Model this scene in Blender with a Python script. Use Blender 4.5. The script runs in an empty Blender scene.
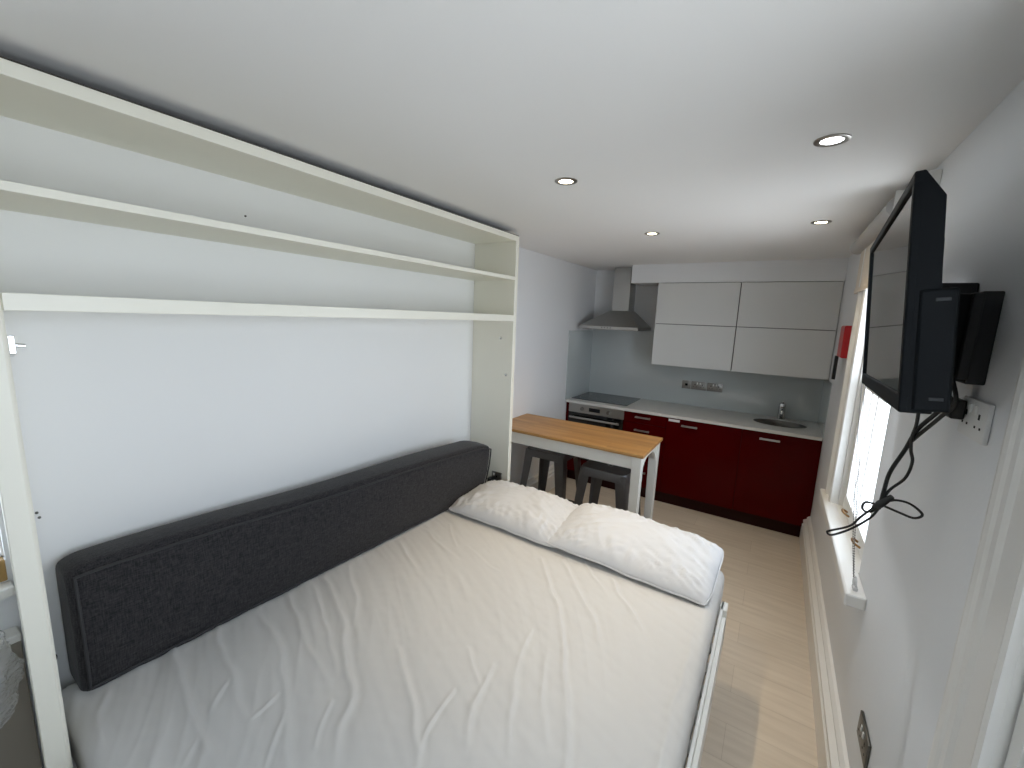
import bpy, bmesh, math, random
from mathutils import Vector, Matrix, noise
random.seed(7)
SC = bpy.context.scene
COL = SC.collection
ROOT = {}                       # object -> world matrix its mesh data is expressed in

# ------------------------------------------------------------------ materials
def nodes(name):
    m = bpy.data.materials.new(name); m.use_nodes = True
    nt = m.node_tree; b = nt.nodes['Principled BSDF']
    return m, nt, b
def N(nt, typ, **kw):
    n = nt.nodes.new(typ)
    for k, v in kw.items(): setattr(n, k, v)
    return n
def plain(name, col, rough=.5, metal=0, spec=.5, coat=0, bump=0, bscale=200, var=0, vscale=3):
    m, nt, b = nodes(name)
    b.inputs['Base Color'].default_value = (*col, 1)
    b.inputs['Roughness'].default_value = rough
    b.inputs['Metallic'].default_value = metal
    b.inputs['Specular IOR Level'].default_value = spec
    b.inputs['Coat Weight'].default_value = coat
    b.inputs['Coat Roughness'].default_value = .04
    tc = N(nt, 'ShaderNodeTexCoord')
    nz = N(nt, 'ShaderNodeTexNoise'); nz.inputs['Scale'].default_value = vscale
    nt.links.new(tc.outputs['Object'], nz.inputs['Vector'])
    mx = N(nt, 'ShaderNodeMix', data_type='RGBA')
    mx.inputs[6].default_value = (*[c * (1 - var) for c in col], 1)
    mx.inputs[7].default_value = (*[min(1, c * (1 + var)) for c in col], 1)
    nt.links.new(nz.outputs[0], mx.inputs[0]); nt.links.new(mx.outputs[2], b.inputs['Base Color'])
    if bump:
        n2 = N(nt, 'ShaderNodeTexNoise'); n2.inputs['Scale'].default_value = bscale
        nt.links.new(tc.outputs['Object'], n2.inputs['Vector'])
        bp = N(nt, 'ShaderNodeBump'); bp.inputs['Strength'].default_value = bump; bp.inputs['Distance'].default_value = .002
        nt.links.new(n2.outputs[0], bp.inputs['Height']); nt.links.new(bp.outputs[0], b.inputs['Normal'])
    return m
def emit(name, col, s):
    m, nt, b = nodes(name)
    b.inputs['Base Color'].default_value = (*col, 1)
    b.inputs['Emission Color'].default_value = (*col, 1)
    b.inputs['Emission Strength'].default_value = s
    return m
def fabric(name, c1, c2, scale=350, bump=.5):
    m, nt, b = nodes(name)
    b.inputs['Roughness'].default_value = .95; b.inputs['Specular IOR Level'].default_value = .15
    b.inputs['Sheen Weight'].default_value = .15
    tc = N(nt, 'ShaderNodeTexCoord')
    outs = []
    for sc in ((1, .12, 1), (1, 1, .12)):
        mp = N(nt, 'ShaderNodeMapping'); mp.inputs['Scale'].default_value = sc
        nz = N(nt, 'ShaderNodeTexNoise'); nz.inputs['Scale'].default_value = scale; nz.inputs['Detail'].default_value = 2
        nt.links.new(tc.outputs['Object'], mp.inputs[0]); nt.links.new(mp.outputs[0], nz.inputs['Vector']); outs.append(nz)
    ad = N(nt, 'ShaderNodeMath', operation='ADD')
    nt.links.new(outs[0].outputs[0], ad.inputs[0]); nt.links.new(outs[1].outputs[0], ad.inputs[1])
    rp = N(nt, 'ShaderNodeValToRGB')
    rp.color_ramp.elements[0].position = .38; rp.color_ramp.elements[0].color = (*c1, 1)
    rp.color_ramp.elements[1].position = .68; rp.color_ramp.elements[1].color = (*c2, 1)
    hf = N(nt, 'ShaderNodeMath', operation='MULTIPLY'); hf.inputs[1].default_value = .5
    nt.links.new(ad.outputs[0], hf.inputs[0]); nt.links.new(hf.outputs[0], rp.inputs[0])
    nt.links.new(rp.outputs[0], b.inputs['Base Color'])
    bp = N(nt, 'ShaderNodeBump'); bp.inputs['Strength'].default_value = bump; bp.inputs['Distance'].default_value = .002
    nt.links.new(hf.outputs[0], bp.inputs['Height']); nt.links.new(bp.outputs[0], b.inputs['Normal'])
    return m
def wood(name, c1, c2, axis=0, rough=.35, stave=.045):
    m, nt, b = nodes(name)
    b.inputs['Roughness'].default_value = rough
    tc = N(nt, 'ShaderNodeTexCoord')
    mp = N(nt, 'ShaderNodeMapping')
    s = [28, 28, 28]; s[axis] = 1.6; mp.inputs['Scale'].default_value = s
    nz = N(nt, 'ShaderNodeTexNoise'); nz.inputs['Scale'].default_value = 1.5; nz.inputs['Detail'].default_value = 6
    nt.links.new(tc.outputs['Object'], mp.inputs[0]); nt.links.new(mp.outputs[0], nz.inputs['Vector'])
    br = N(nt, 'ShaderNodeTexBrick'); br.inputs['Scale'].default_value = 1
    br.inputs['Color1'].default_value = (.85, .85, .85, 1); br.inputs['Color2'].default_value = (1.08, 1.08, 1.08, 1)
    br.inputs['Mortar'].default_value = (.8, .8, .8, 1); br.inputs['Mortar Size'].default_value = .0006
    br.inputs['Brick Width'].default_value = .34; br.inputs['Row Height'].default_value = stave
    nt.links.new(tc.outputs['Object'], br.inputs['Vector'])
    rp = N(nt, 'ShaderNodeValToRGB')
    rp.color_ramp.elements[0].position = .3; rp.color_ramp.elements[0].color = (*c1, 1)
    rp.color_ramp.elements[1].position = .72; rp.color_ramp.elements[1].color = (*c2, 1)
    nt.links.new(nz.outputs[0], rp.inputs[0])
    mx = N(nt, 'ShaderNodeMix', data_type='RGBA', blend_type='MULTIPLY'); mx.inputs[0].default_value = 1
    nt.links.new(rp.outputs[0], mx.inputs[6]); nt.links.new(br.outputs[0], mx.inputs[7])
    nt.links.new(mx.outputs[2], b.inputs['Base Color'])
    return m
def floor_mat():
    m, nt, b = nodes('limed_oak_planks')
    b.inputs['Roughness'].default_value = .42; b.inputs['Specular IOR Level'].default_value = .4
    tc = N(nt, 'ShaderNodeTexCoord')
    br = N(nt, 'ShaderNodeTexBrick'); br.inputs['Scale'].default_value = 1; br.offset = .37
    br.inputs['Color1'].default_value = (.66, .585, .49, 1); br.inputs['Color2'].default_value = (.62, .55, .46, 1)
    br.inputs['Mortar'].default_value = (.50, .43, .35, 1); br.inputs['Mortar Size'].default_value = .001
    br.inputs['Brick Width'].default_value = 1.2; br.inputs['Row Height'].default_value = .19
    nt.links.new(tc.outputs['Object'], br.inputs['Vector'])
    mp = N(nt, 'ShaderNodeMapping'); mp.inputs['Scale'].default_value = (1.5, 16, 1)
    nz = N(nt, 'ShaderNodeTexNoise'); nz.inputs['Scale'].default_value = 2.2; nz.inputs['Detail'].default_value = 7
    nt.links.new(tc.outputs['Object'], mp.inputs[0]); nt.links.new(mp.outputs[0], nz.inputs['Vector'])
    rp = N(nt, 'ShaderNodeValToRGB')
    rp.color_ramp.elements[0].position = .3; rp.color_ramp.elements[0].color = (.93, .915, .90, 1)
    rp.color_ramp.elements[1].position = .65; rp.color_ramp.elements[1].color = (1.05, 1.05, 1.05, 1)
    nt.links.new(nz.outputs[0], rp.inputs[0])
    mx = N(nt, 'ShaderNodeMix', data_type='RGBA', blend_type='MULTIPLY'); mx.inputs[0].default_value = 1
    nt.links.new(br.outputs[0], mx.inputs[6]); nt.links.new(rp.outputs[0], mx.inputs[7])
    nt.links.new(mx.outputs[2], b.inputs['Base Color'])
    return m
def glass_mat(name, tint=(1, 1, 1), refl=.08):
    m, nt, b = nodes(name); nt.nodes.remove(b)
    out = nt.nodes['Material Output']
    t = N(nt, 'ShaderNodeBsdfTransparent'); t.inputs[0].default_value = (*tint, 1)
    g = N(nt, 'ShaderNodeBsdfGlossy'); g.inputs['Roughness'].default_value = .02
    mx = N(nt, 'ShaderNodeMixShader'); mx.inputs[0].default_value = refl
    nt.links.new(t.outputs[0], mx.inputs[1]); nt.links.new(g.outputs[0], mx.inputs[2]); nt.links.new(mx.outputs[0], out.inputs[0])
    return m
def plastic_film():
    m, nt, b = nodes('clear_plastic_film')
    b.inputs['Base Color'].default_value = (.85, .85, .84, 1); b.inputs['Roughness'].default_value = .12
    b.inputs['Alpha'].default_value = .34; b.inputs['Specular IOR Level'].default_value = 1
    tc = N(nt, 'ShaderNodeTexCoord'); mp = N(nt, 'ShaderNodeMapping'); mp.inputs['Scale'].default_value = (1, 1, 2.6)
    nz = N(nt, 'ShaderNodeTexNoise'); nz.inputs['Scale'].default_value = 26; nz.inputs['Detail'].default_value = 3; nz.inputs['Distortion'].default_value = 1.2
    bp = N(nt, 'ShaderNodeBump'); bp.inputs['Strength'].default_value = 1; bp.inputs['Distance'].default_value = .03
    nt.links.new(tc.outputs['Object'], mp.inputs[0]); nt.links.new(mp.outputs[0], nz.inputs['Vector']); nt.links.new(nz.outputs[0], bp.inputs['Height']); nt.links.new(bp.outputs[0], b.inputs['Normal'])
    return m

M = dict(
    wall=plain('cool_white_wall_paint', (.78, .79, .80), .6, spec=.3, bump=.12, bscale=90, var=.012),
    ceil=plain('white_ceiling_paint', (.84, .835, .82), .8, spec=.2, var=.01),
    trim=plain('white_gloss_trim', (.78, .77, .74), .32, var=.01),
    floor=floor_mat(),
    unit=plain('cream_white_laminate', (.82, .80, .70), .42, var=.012),
    unitback=plain('white_back_board', (.79, .79, .775), .5, var=.012),
    charcoal=fabric('charcoal_woven_fabric', (.014, .0135, .015), (.050, .047, .048), 330, .55),
    piping=plain('charcoal_piping', (.034, .033, .035), .9),
    sheet=plain('white_cotton_sheet', (.60, .59, .572), .85, spec=.2, bump=.1, bscale=500, var=.012),
    pillow=plain('white_pillowcase_cotton', (.63, .64, .66), .85, spec=.2, bump=.1, bscale=500, var=.01),
    matt=plain('white_mattress_ticking', (.72, .72, .74), .9, var=.03),
    bedwhite=plain('white_bed_frame_laminate', (.82, .81, .77), .4, var=.01),
    chrome=plain('polished_chrome', (.75, .75, .75), .15, 1),
    steel=plain('brushed_steel', (.52, .51, .49), .33, 1, bump=.1, bscale=400),
    steeld=plain('brushed_steel_grey_plate', (.30, .29, .275), .38, 1),
    steelk=plain('dark_brushed_steel_plate', (.15, .145, .13), .4, .9),
    hood=plain('hood_stainless', (.50, .50, .485), .34, 1, bump=.08, bscale=300),
    gun=plain('gunmetal_steel', (.135, .13, .13), .42, .7, var=.15, vscale=12),
    oak=wood('oak_table_top', (.37, .18, .05), (.52, .29, .10), 0, .38),
    tablewhite=plain('white_painted_wood', (.74, .73, .68), .5, var=.03, vscale=9),
    red=plain('gloss_dark_red', (.062, .0008, .0012), .16, spec=.07, coat=.02, var=.04),
    redplinth=plain('dark_red_plinth', (.02, .001, .001), .4, spec=.2),
    darkc=plain('dark_cabinet_inside', (.03, .012, .012), .7),
    carc=plain('grey_cabinet_carcass', (.10, .10, .098), .5),
    upper=plain('gloss_pale_grey_glass_front', (.66, .665, .65), .02, var=.006),
    top=plain('pale_quartz_worktop', (.66, .65, .62), .3, var=.03, vscale=60),
    splash=plain('pale_blue_grey_back_painted_glass', (.52, .56, .555), .06, coat=.5, var=.005),
    black=plain('black_plastic', (.003, .004, .005), .5, spec=.10, var=.1),
    blackm=plain('matt_black_metal', (.008, .009, .011), .55),
    blackglass=plain('black_oven_glass', (.004, .004, .005), .06, coat=.5),
    hob=plain('dark_ceramic_glass', (.028, .034, .036), .22, coat=.3),
    screen=plain('grey_black_screen_glass', (.010, .011, .011), .05, spec=.35, coat=.12),
    redbox=plain('red_plastic', (.50, .008, .012), .35),
    tag=plain('white_sticker', (.80, .76, .74), .6),
    white=plain('white_plastic', (.75, .75, .73), .4),
    blind=plain('beige_blind_fabric', (.68, .61, .53), .85, var=.03, vscale=40),
    blindroll=plain('grey_white_blind_roll', (.44, .43, .42), .7, var=.03),
    brass=plain('aged_brass', (.32, .18, .07), .4, .8),
    ochre=plain('varnished_ochre_timber', (.36, .22, .07), .4, var=.2, vscale=20),
    glass=glass_mat('window_glass'),
    film=plastic_film(),
    gapshade=plain('dark_gap_shade', (.05, .042, .035), .9, var=.1, vscale=30),  # shade of the ceiling gap put into the colour
    taupe=plain('taupe_painted_panel', (.27, .245, .21), .5, var=.02),
    cable=plain('black_rubber_cable', (.006, .006, .006), .5),
    chain=plain('grey_bead_chain', (.16, .15, .145), .5, .3),
    lampA=emit('cool_white_lamp', (.93, .97, 1), 30),
    lampB=emit('warm_white_lamp', (1, .86, .55), 22),
    lamprim=plain('brushed_nickel_rim', (.40, .38, .35), .35, 1),
    screw=plain('dark_screw_head', (.12, .12, .11), .4, .8),
    clearp=plain('clear_tensioner_plastic', (.55, .55, .55), .2),
    display=plain('dark_display', (.01, .012, .016), .1),
)

# ------------------------------------------------------------------ mesh helpers
def BM(): return bmesh.new()
def box(bm, x0, x1, y0, y1, z0, z1, bev=0, seg=2):
    vs = [bm.verts.new((x, y, z)) for x in (x0, x1) for y in (y0, y1) for z in (z0, z1)]
    q = [(0, 1, 3, 2), (4, 6, 7, 5), (0, 4, 5, 1), (2, 3, 7, 6), (0, 2, 6, 4), (1, 5, 7, 3)]
    fs = [bm.faces.new([vs[i] for i in f]) for f in q]
    if bev:
        es = {e for f in fs for e in f.edges}
        bmesh.ops.bevel(bm, geom=list(es), offset=bev, segments=seg, affect='EDGES', profile=.5)
    return vs
def hexa(bm, lo, hi, bev=0):
    """lo, hi: four corners each (same order)"""
    a = [bm.verts.new(p) for p in lo]; b = [bm.verts.new(p) for p in hi]
    fs = [bm.faces.new(a[::-1]), bm.faces.new(b)] + [bm.faces.new((a[i], a[(i + 1) % 4], b[(i + 1) % 4], b[i])) for i in range(4)]
    if bev:
        bmesh.ops.bevel(bm, geom=list({e for f in fs for e in f.edges}), offset=bev, segments=2, affect='EDGES', profile=.5)
def prism(bm, pts, vec, bev=0):
    a = [bm.verts.new(p) for p in pts]; b = [bm.verts.new(Vector(p) + Vector(vec)) for p in pts]
    n = len(a)
    fs = [bm.faces.new(a[::-1]), bm.faces.new(b)] + [bm.faces.new((a[i], a[(i + 1) % n], b[(i + 1) % n], b[i])) for i in range(n)]
    if bev:
        bmesh.ops.bevel(bm, geom=list({e for f in fs for e in f.edges}), offset=bev, segments=2, affect='EDGES', profile=.5)
def catmull(pts, n=6, closed=False):
    P = [Vector(p) for p in pts]; out = []; L = len(P)
    for i in range(L if closed else L - 1):
        g = (lambda k: P[k % L]) if closed else (lambda k: P[max(0, min(L - 1, k))])
        p0, p1, p2, p3 = g(i - 1), g(i), g(i + 1), g(i + 2)
        for j in range(n):
            t = j / n
            out.append(.5 * ((2 * p1) + (-p0 + p2) * t + (2 * p0 - 5 * p1 + 4 * p2 - p3) * t * t + (-p0 + 3 * p1 - 3 * p2 + p3) * t ** 3))
    if not closed: out.append(P[-1])
    return out
def tube(bm, pts, r, seg=8, closed=False):
    P = [Vector(p) for p in pts]; n = len(P); rings = []; up = None
    for i in range(n):
        if closed: d = P[(i + 1) % n] - P[i - 1]
        else: d = P[min(i + 1, n - 1)] - P[max(i - 1, 0)]
        d.normalize()
        if up is None: up = d.orthogonal().normalized()
        up = (up - d * up.dot(d));
        if up.length < 1e-5: up = d.orthogonal()
        up.normalize(); sd = d.cross(up)
        rr = r[i] if isinstance(r, (list, tuple)) else r
        rings.append([bm.verts.new(P[i] + (up * math.cos(a) + sd * math.sin(a)) * rr) for a in [2 * math.pi * k / seg for k in range(seg)]])
    for i in range(n if closed else n - 1):
        A, B = rings[i], rings[(i + 1) % n]
        for k in range(seg): bm.faces.new((A[k], A[(k + 1) % seg], B[(k + 1) % seg], B[k]))
    if not closed:
        bm.faces.new(rings[0][::-1]); bm.faces.new(rings[-1])
def lathe(bm, prof, c, seg=32, axis=2):
    """prof: (r, h) list revolved about an axis through c; open unless r=0 at the ends"""
    rings = []
    for r, h in prof:
        ring = []
        for k in range(seg):
            a = 2 * math.pi * k / seg; p = [r * math.cos(a), r * math.sin(a)]
            v = {2: (p[0], p[1], h), 0: (h, p[0], p[1]), 1: (p[0], h, p[1])}[axis]
            ring.append(bm.verts.new((c[0] + v[0], c[1] + v[1], c[2] + v[2])))
        rings.append(ring)
    for A, B in zip(rings, rings[1:]):
        for k in range(seg): bm.faces.new((A[k], A[(k + 1) % seg], B[(k + 1) % seg], B[k]))
    return rings
def disc(bm, prof, c, seg=32, axis=2):
    R_ = lathe(bm, prof, c, seg, axis)
    bm.faces.new(R_[0][::-1]); bm.faces.new(R_[-1])
def cyl(bm, p, q, r, seg=16): tube(bm, [p, q], r, seg)

def obj(name, bm, mat, parent=None, smooth=False, mw=None):
    """link a bmesh given in WORLD coordinates as one mesh object"""
    root = ROOT.get(parent) if parent is not None else (mw or Matrix.Identity(4))
    bm.transform(root.inverted())
    bmesh.ops.recalc_face_normals(bm, faces=bm.faces[:])
    me = bpy.data.meshes.new(name); bm.to_mesh(me); bm.free()
    me.materials.append(mat)
    if smooth:
        for p in me.polygons: p.use_smooth = True
        if smooth == 'auto':
            try: me.set_sharp_from_angle(angle=math.radians(35))
            except Exception: pass
    o = bpy.data.objects.new(name, me); COL.objects.link(o)
    if parent is not None: o.parent = parent
    else: o.matrix_world = root
    ROOT[o] = root
    return o
def tag(o, label, cat, group=None, kind=None):
    o['label'] = label; o['category'] = cat
    if group: o['group'] = group
    if kind: o['kind'] = kind
    return o
def thing(name, label, cat, loc=(0, 0, 0), group=None, mw=None):
    o = bpy.data.objects.new(name, None); COL.objects.link(o); o.empty_display_size = .1
    m = mw or Matrix.Translation(loc); o.matrix_world = m; ROOT[o] = m
    return tag(o, label, cat, group)
def solo(name, bm, mat, label, cat, loc, group=None, smooth=False):
    return tag(obj(name, bm, mat, None, smooth, Matrix.Translation(loc)), label, cat, group)
def struct(name, bm, mat, label=None, cat=None):
    o = obj(name, bm, mat); o['kind'] = 'structure'
    if label: o['label'] = label; o['category'] = cat
    return o
def dup(root, loc, label, group):
    r = root.copy(); COL.objects.link(r); r.location = loc; r['label'] = label; r['group'] = group
    for ch in list(root.children):
        c = ch.copy(); COL.objects.link(c); c.parent = r
        for g in list(ch.children):
            d = g.copy(); COL.objects.link(d); d.parent = c
    return r

# ------------------------------------------------------------------ room
XL, XR, YB, YF, ZC = -1.86, .385, 4.68, -1.7, 2.312
b = BM(); box(b, XL - .3, XR + .3, YF - .2, YB + .2, -.1, 0)
struct('floor', b, M['floor'], 'pale limed oak plank floor', 'floor')
b = BM(); box(b, XL - .3, XR + .3, YF - .2, YB + .2, ZC, ZC + .12)
struct('ceiling', b, M['ceil'], 'flat white ceiling with recessed downlights', 'ceiling')
b = BM(); box(b, XL - .3, XR + .3, YB, YB + .2, 0, ZC)
struct('wall_back', b, M['wall'], 'white kitchen end wall behind the splashback', 'wall')
WT = .13
def wall_x(name, xa, xb, holes, label):
    b = BM(); y = YF
    for (y0, y1, z0, z1) in holes:
        box(b, xa, xb, y, y0, 0, ZC); box(b, xa, xb, y0, y1, 0, z0); box(b, xa, xb, y0, y1, z1, ZC); y = y1
    box(b, xa, xb, y, YB, 0, ZC)
    struct(name, b, M['wall'], label, 'wall')
W1 = (2.10, 2.90, .735, 2.20)
W2 = (-.27, .88, .92, 2.15)
W3 = (-.16, .168, .985, 2.05)
wall_x('wall_right', XR, XR + WT, [W2, W1], 'white right-hand wall carrying the television')
b = BM(); box(b, XL - .3, XR + .3, YF - .13, YF, 0, ZC)
struct('wall_front', b, M['wall'], 'white wall behind the camera', 'wall')
wall_x('wall_left', XL - WT, XL, [W3], 'white left-hand wall behind the shelf unit')
# boxed-in bulkhead above the wall cabinets
b = BM(); box(b, -1.335, XR, 4.305, YB, 2.135, ZC)
struct('trim_1', b, M['wall'], 'white bulkhead box above the wall cabinets', 'trim')
# skirting on the right wall
def skirt_profile(x, s):
    return [(x, 0), (x - s * .050, 0), (x - s * .050, .150), (x - s * .042, .157), (x - s * .042, .170), (x - s * .046, .176), (x - s * .046, .188), (x - s * .024, .200), (x - s * .024, .213), (x - s * .012, .226), (x, .23)]
b = BM()
for y0, y1 in ((1.10, 4.10),):
    prism(b, [(px, y0, pz) for px, pz in skirt_profile(XR, 1)], (0, y1 - y0, 0))
struct('baseboard_right', b, M['trim'], 'white moulded skirting board along the right wall', 'baseboard')
b = BM(); prism(b, [(px, 2.44, pz) for px, pz in skirt_profile(XL, -1)], (0, 1.60, 0))
struct('baseboard_left', b, M['trim'], 'white moulded skirting board behind the stools', 'baseboard')

# ---- window_1 : sash window in the right wall beside the kitchen
y0, y1, z0, z1 = W1
w1 = bpy.data.objects.new('window_1', None); COL.objects.link(w1); w1.matrix_world = Matrix.Translation((XR, 2.47, z0)); ROOT[w1] = w1.matrix_world.copy()
tag(w1, 'white sash window behind the television with roller blind above', 'window', kind='structure')
b = BM(); box(b, .320, XR, 1.90, 3.13, .722, .775, .008); box(b, XR - .005, .505, y0 + .001, y1 - .001, z0 + .002, .774)

obj('window_sill', b, M['trim'], w1)
b = BM()   # far architrave, moulded
prism(b, [(XR, 2.895, .775), (.352, 2.895, .775), (.346, 2.905, .775), (.346, 2.93, .775), (.356, 2.94, .775), (.356, 3.03, .775), (.340, 3.045, .775), (.340, 3.08, .775), (XR, 3.085, .775)], (0, 0, 1.51))
box(b, .352, XR, 1.98, 2.905, 2.20, 2.285, .004)
obj('architrave', b, M['trim'], w1)
b = BM()   # box frame + parting beads
xa, xb = .410, .500
box(b, xa, xb, y1 - .035, y1 - .001, .775, z1 - .001); box(b, xa, xb, y0 + .001, y0 + .035, .775, z1 - .001); box(b, xa, xb, y0 + .035, y1 - .035, z1 - .04, z1 - .001)
box(b, XR + .002, xa, y1 - .018, y1 - .002, .775, z1 - .001, .003); box(b, .436, .446, y1 - .05, y1 - .03, .775, z1 - .04)
obj('window_frame', b, M['trim'], w1)
def sash(bm, x, ya, yb, za, zb, st=.05, bot=.08, t=.036):
    box(bm, x, x + t, ya, ya + st, za, zb, .004); box(bm, x, x + t, yb - st, yb, za, zb, .004)
    box(bm, x, x + t, ya + st, yb - st, za, za + bot, .004); box(bm, x, x + t, ya + st, yb - st, zb - st * .9, zb, .004)
b = BM(); sash(b, .405, y0 + .036, y1 - .036, .778, 1.50)
s1 = obj('lower_sash', b, M['trim'], w1)
b = BM(); box(b, .422, .426, y0 + .08, y1 - .08, .855, 1.46); obj('glass_pane', b, M['glass'], s1)
b = BM(); sash(b, .447, y0 + .036, y1 - .036, 1.455, z1 - .042, bot=.05)
s2 = obj('upper_sash', b, M['trim'], w1)
for yy in (2.47, 2.62):
    b = BM(); box(b, .407, .440, yy - .008, yy + .008, .80, 1.49, .002); obj('glazing_bar', b, M['trim'], s1)
b = BM(); box(b, .463, .467, y0 + .08, y1 - .08, 1.50, z1 - .085); obj('glass_pane', b, M['glass'], s2)
for yy in (2.30, 2.66):
    b = BM()
    tube(b, catmull([(.404, yy - .03, .81), (.385, yy - .028, .822), (.378, yy, .826), (.385, yy + .028, .822), (.404, yy + .03, .81)], 5), .005, 8)
    obj('sash_lift', b, M['brass'], w1, True)

# roller blind above window_1
rb = thing('roller_blind', 'rolled-up blind with beige fabric edge at the ceiling behind the television', 'blind', (.325, 2.55, 2.2))
b = BM(); disc(b, [(.012, 2.255), (.0375, 2.256), (.038, 2.262), (.038, 3.288), (.0375, 3.294), (.012, 3.295)], (.331, 0, 2.236), 24, 1)
obj('roll', b, M['blindroll'], rb, 'auto')
b = BM(); box(b, .341, .3435, 2.28, 3.22, 1.985, 2.205); box(b, .337, .348, 2.28, 3.22, 1.962, 1.988, .003)
obj('fabric_drop', b, M['blind'], rb)
for yy in (2.235, 3.305):
    b = BM(); box(b, .312, XR, yy - .004, yy + .004, 2.215, 2.29, .001); obj('bracket', b, M['white'], rb)
b = BM()
A = catmull([(.342, 2.62, 2.27), (.352, 2.56, 1.95), (.355, 2.45, 1.46), (.354, 2.16, .98), (.352, 2.005, .815), (.352, 1.975, .79)], 24)
B_ = catmull([(.352, 1.975, .79), (.350, 2.02, .83), (.352, 2.20, .98), (.353, 2.53, 1.46), (.350, 2.66, 1.95), (.342, 2.65, 2.27)], 24)
for P in (A, B_):
    tube(b, P, .0012, 5)
    L = 0; acc = 0
    for p, q in zip(P, P[1:]):
        seg = (q - p).length; d = acc
        while d < seg:
            c = p.lerp(q, d / seg)
            bmesh.ops.create_icosphere(b, subdivisions=1, radius=.0028, matrix=Matrix.Translation(c)); d += .011
        acc = d - seg
obj('bead_chain', b, M['chain'], rb, True)
b = BM()
disc(b, [(.004, -.006), (.014, -.005), (.014, .005), (.004, .006)], (.352, 1.965, .80), 20, 0); box(b, .345, .36, 1.93, 1.965, .776, .79, .003)
tube(b, [Vector((.352, 1.953 + .018 * math.cos(a), .803 + .018 * math.sin(a))) for a in [k * math.pi / 8 for k in range(16)]], .003, 8, True)
obj('chain_tensioner', b, M['clearp'], rb, 'auto')

# ---- window_2 : tall window in the right wall beside the camera
y0, y1, z0, z1 = W2
w2 = bpy.data.objects.new('window_2', None); COL.objects.link(w2); w2.matrix_world = Matrix.Translation((XR, 0, z0)); ROOT[w2] = w2.matrix_world.copy()
tag(w2, 'nearest white window at the right edge with wide moulded architrave', 'window', kind='structure')
def arch_prof(ya, s):      # moulded architrave section, from the opening outwards
    return [(XR, ya), (.356, ya), (.346, ya + s * .006), (.343, ya + s * .016), (.346, ya + s * .028), (.356, ya + s * .034), (.361, ya + s * .042), (.362, ya + s * .13), (.357, ya + s * .142), (.357, ya + s * .160), (.354, ya + s * .170), (.353, ya + s * .185), (.356, ya + s * .2), (.362, ya + s * .212), (XR, ya + s * .215)]
b = BM()
for ya, s in ((y1 + .002, 1), (y0 - .002, -1)):
    pr = [(x, yy, 0) for x, yy in arch_prof(ya, s)]
    prism(b, pr, (0, 0, 2.255))
box(b, .345, XR, y0 + .02, y1 - .02, z1, 2.28, .006)
obj('architrave', b, M['trim'], w2)
b = BM(); box(b, .345, .5, y0 + .002, y1 - .002, z0, z0 + .03, .005); obj('window_sill', b, M['trim'], w2)
b = BM(); box(b, .352, .37, y0 + .002, y1 - .002, 0, z0, .003); box(b, .350, .362, y0 + .1, y1 - .1, .07, z0 - .08, .006)
obj('panel_below', b, M['trim'], w2)
b = BM()
for ya, yb in ((y0 + .002, y0 + .03), (y1 - .03, y1 - .002)): box(b, .368, .5, ya, yb, z0 + .03, z1 - .002)
box(b, .395, .5, y0 + .03, y1 - .03, z1 - .03, z1 - .002)
obj('window_frame', b, M['trim'], w2)
ym = (y0 + y1) / 2
b = BM(); box(b, .36, .5, ym - .05, ym + .05, z0 + .03, z1 - .03, .004); obj('mullion', b, M['trim'], w2)
for ya, yb in ((y0 + .032, ym - .052), (ym + .052, y1 - .032)):
    b = BM(); sash(b, .376, ya, yb, z0 + .032, 1.52, .045, .08)
    s1 = obj('lower_sash', b, M['trim'], w2)
    b = BM(); box(b, .392, .396, ya + .04, yb - .04, z0 + .10, 1.48); obj('glass_pane', b, M['glass'], s1)
    b = BM(); sash(b, .418, ya, yb, 1.48, z1 - .032, .045, .045)
    s2 = obj('upper_sash', b, M['trim'], w2)
    b = BM(); box(b, .434, .438, ya + .04, yb - .04, 1.52, z1 - .07); obj('glass_pane', b, M['glass'], s2)

# ---- window_3 : window in the left wall, only a sliver seen left of the shelf unit
y0, y1, z0, z1 = W3
w3 = bpy.data.objects.new('window_3', None); COL.objects.link(w3); w3.matrix_world = Matrix.Translation((XL, -.5, z0)); ROOT[w3] = w3.matrix_world.copy()
tag(w3, 'bright window with ochre timber bottom rail at the left edge', 'window', kind='structure')
b = BM(); box(b, XL - .06, XL + .006, y0, y1 - .002, .92, .987, .004); obj('bottom_rail', b, M['ochre'], w3)
b = BM(); box(b, XL - .002, XL + .05, y0 - .05, y1 + .004, .885, .917, .006); obj('window_sill', b, M['trim'], w3)
b = BM(); sash(b, XL - .06, y0, y1, z0, z1, .004, .01); box(b, XL - .06, XL - .03, -.06, -.03, z0, z1); obj('window_frame', b, M['trim'], w3)
b = BM(); box(b, XL - .045, XL - .041, y0 + .004, y1 - .004, z0 + .01, z1 - .004); obj('glass_pane', b, M['glass'], w3)

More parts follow.
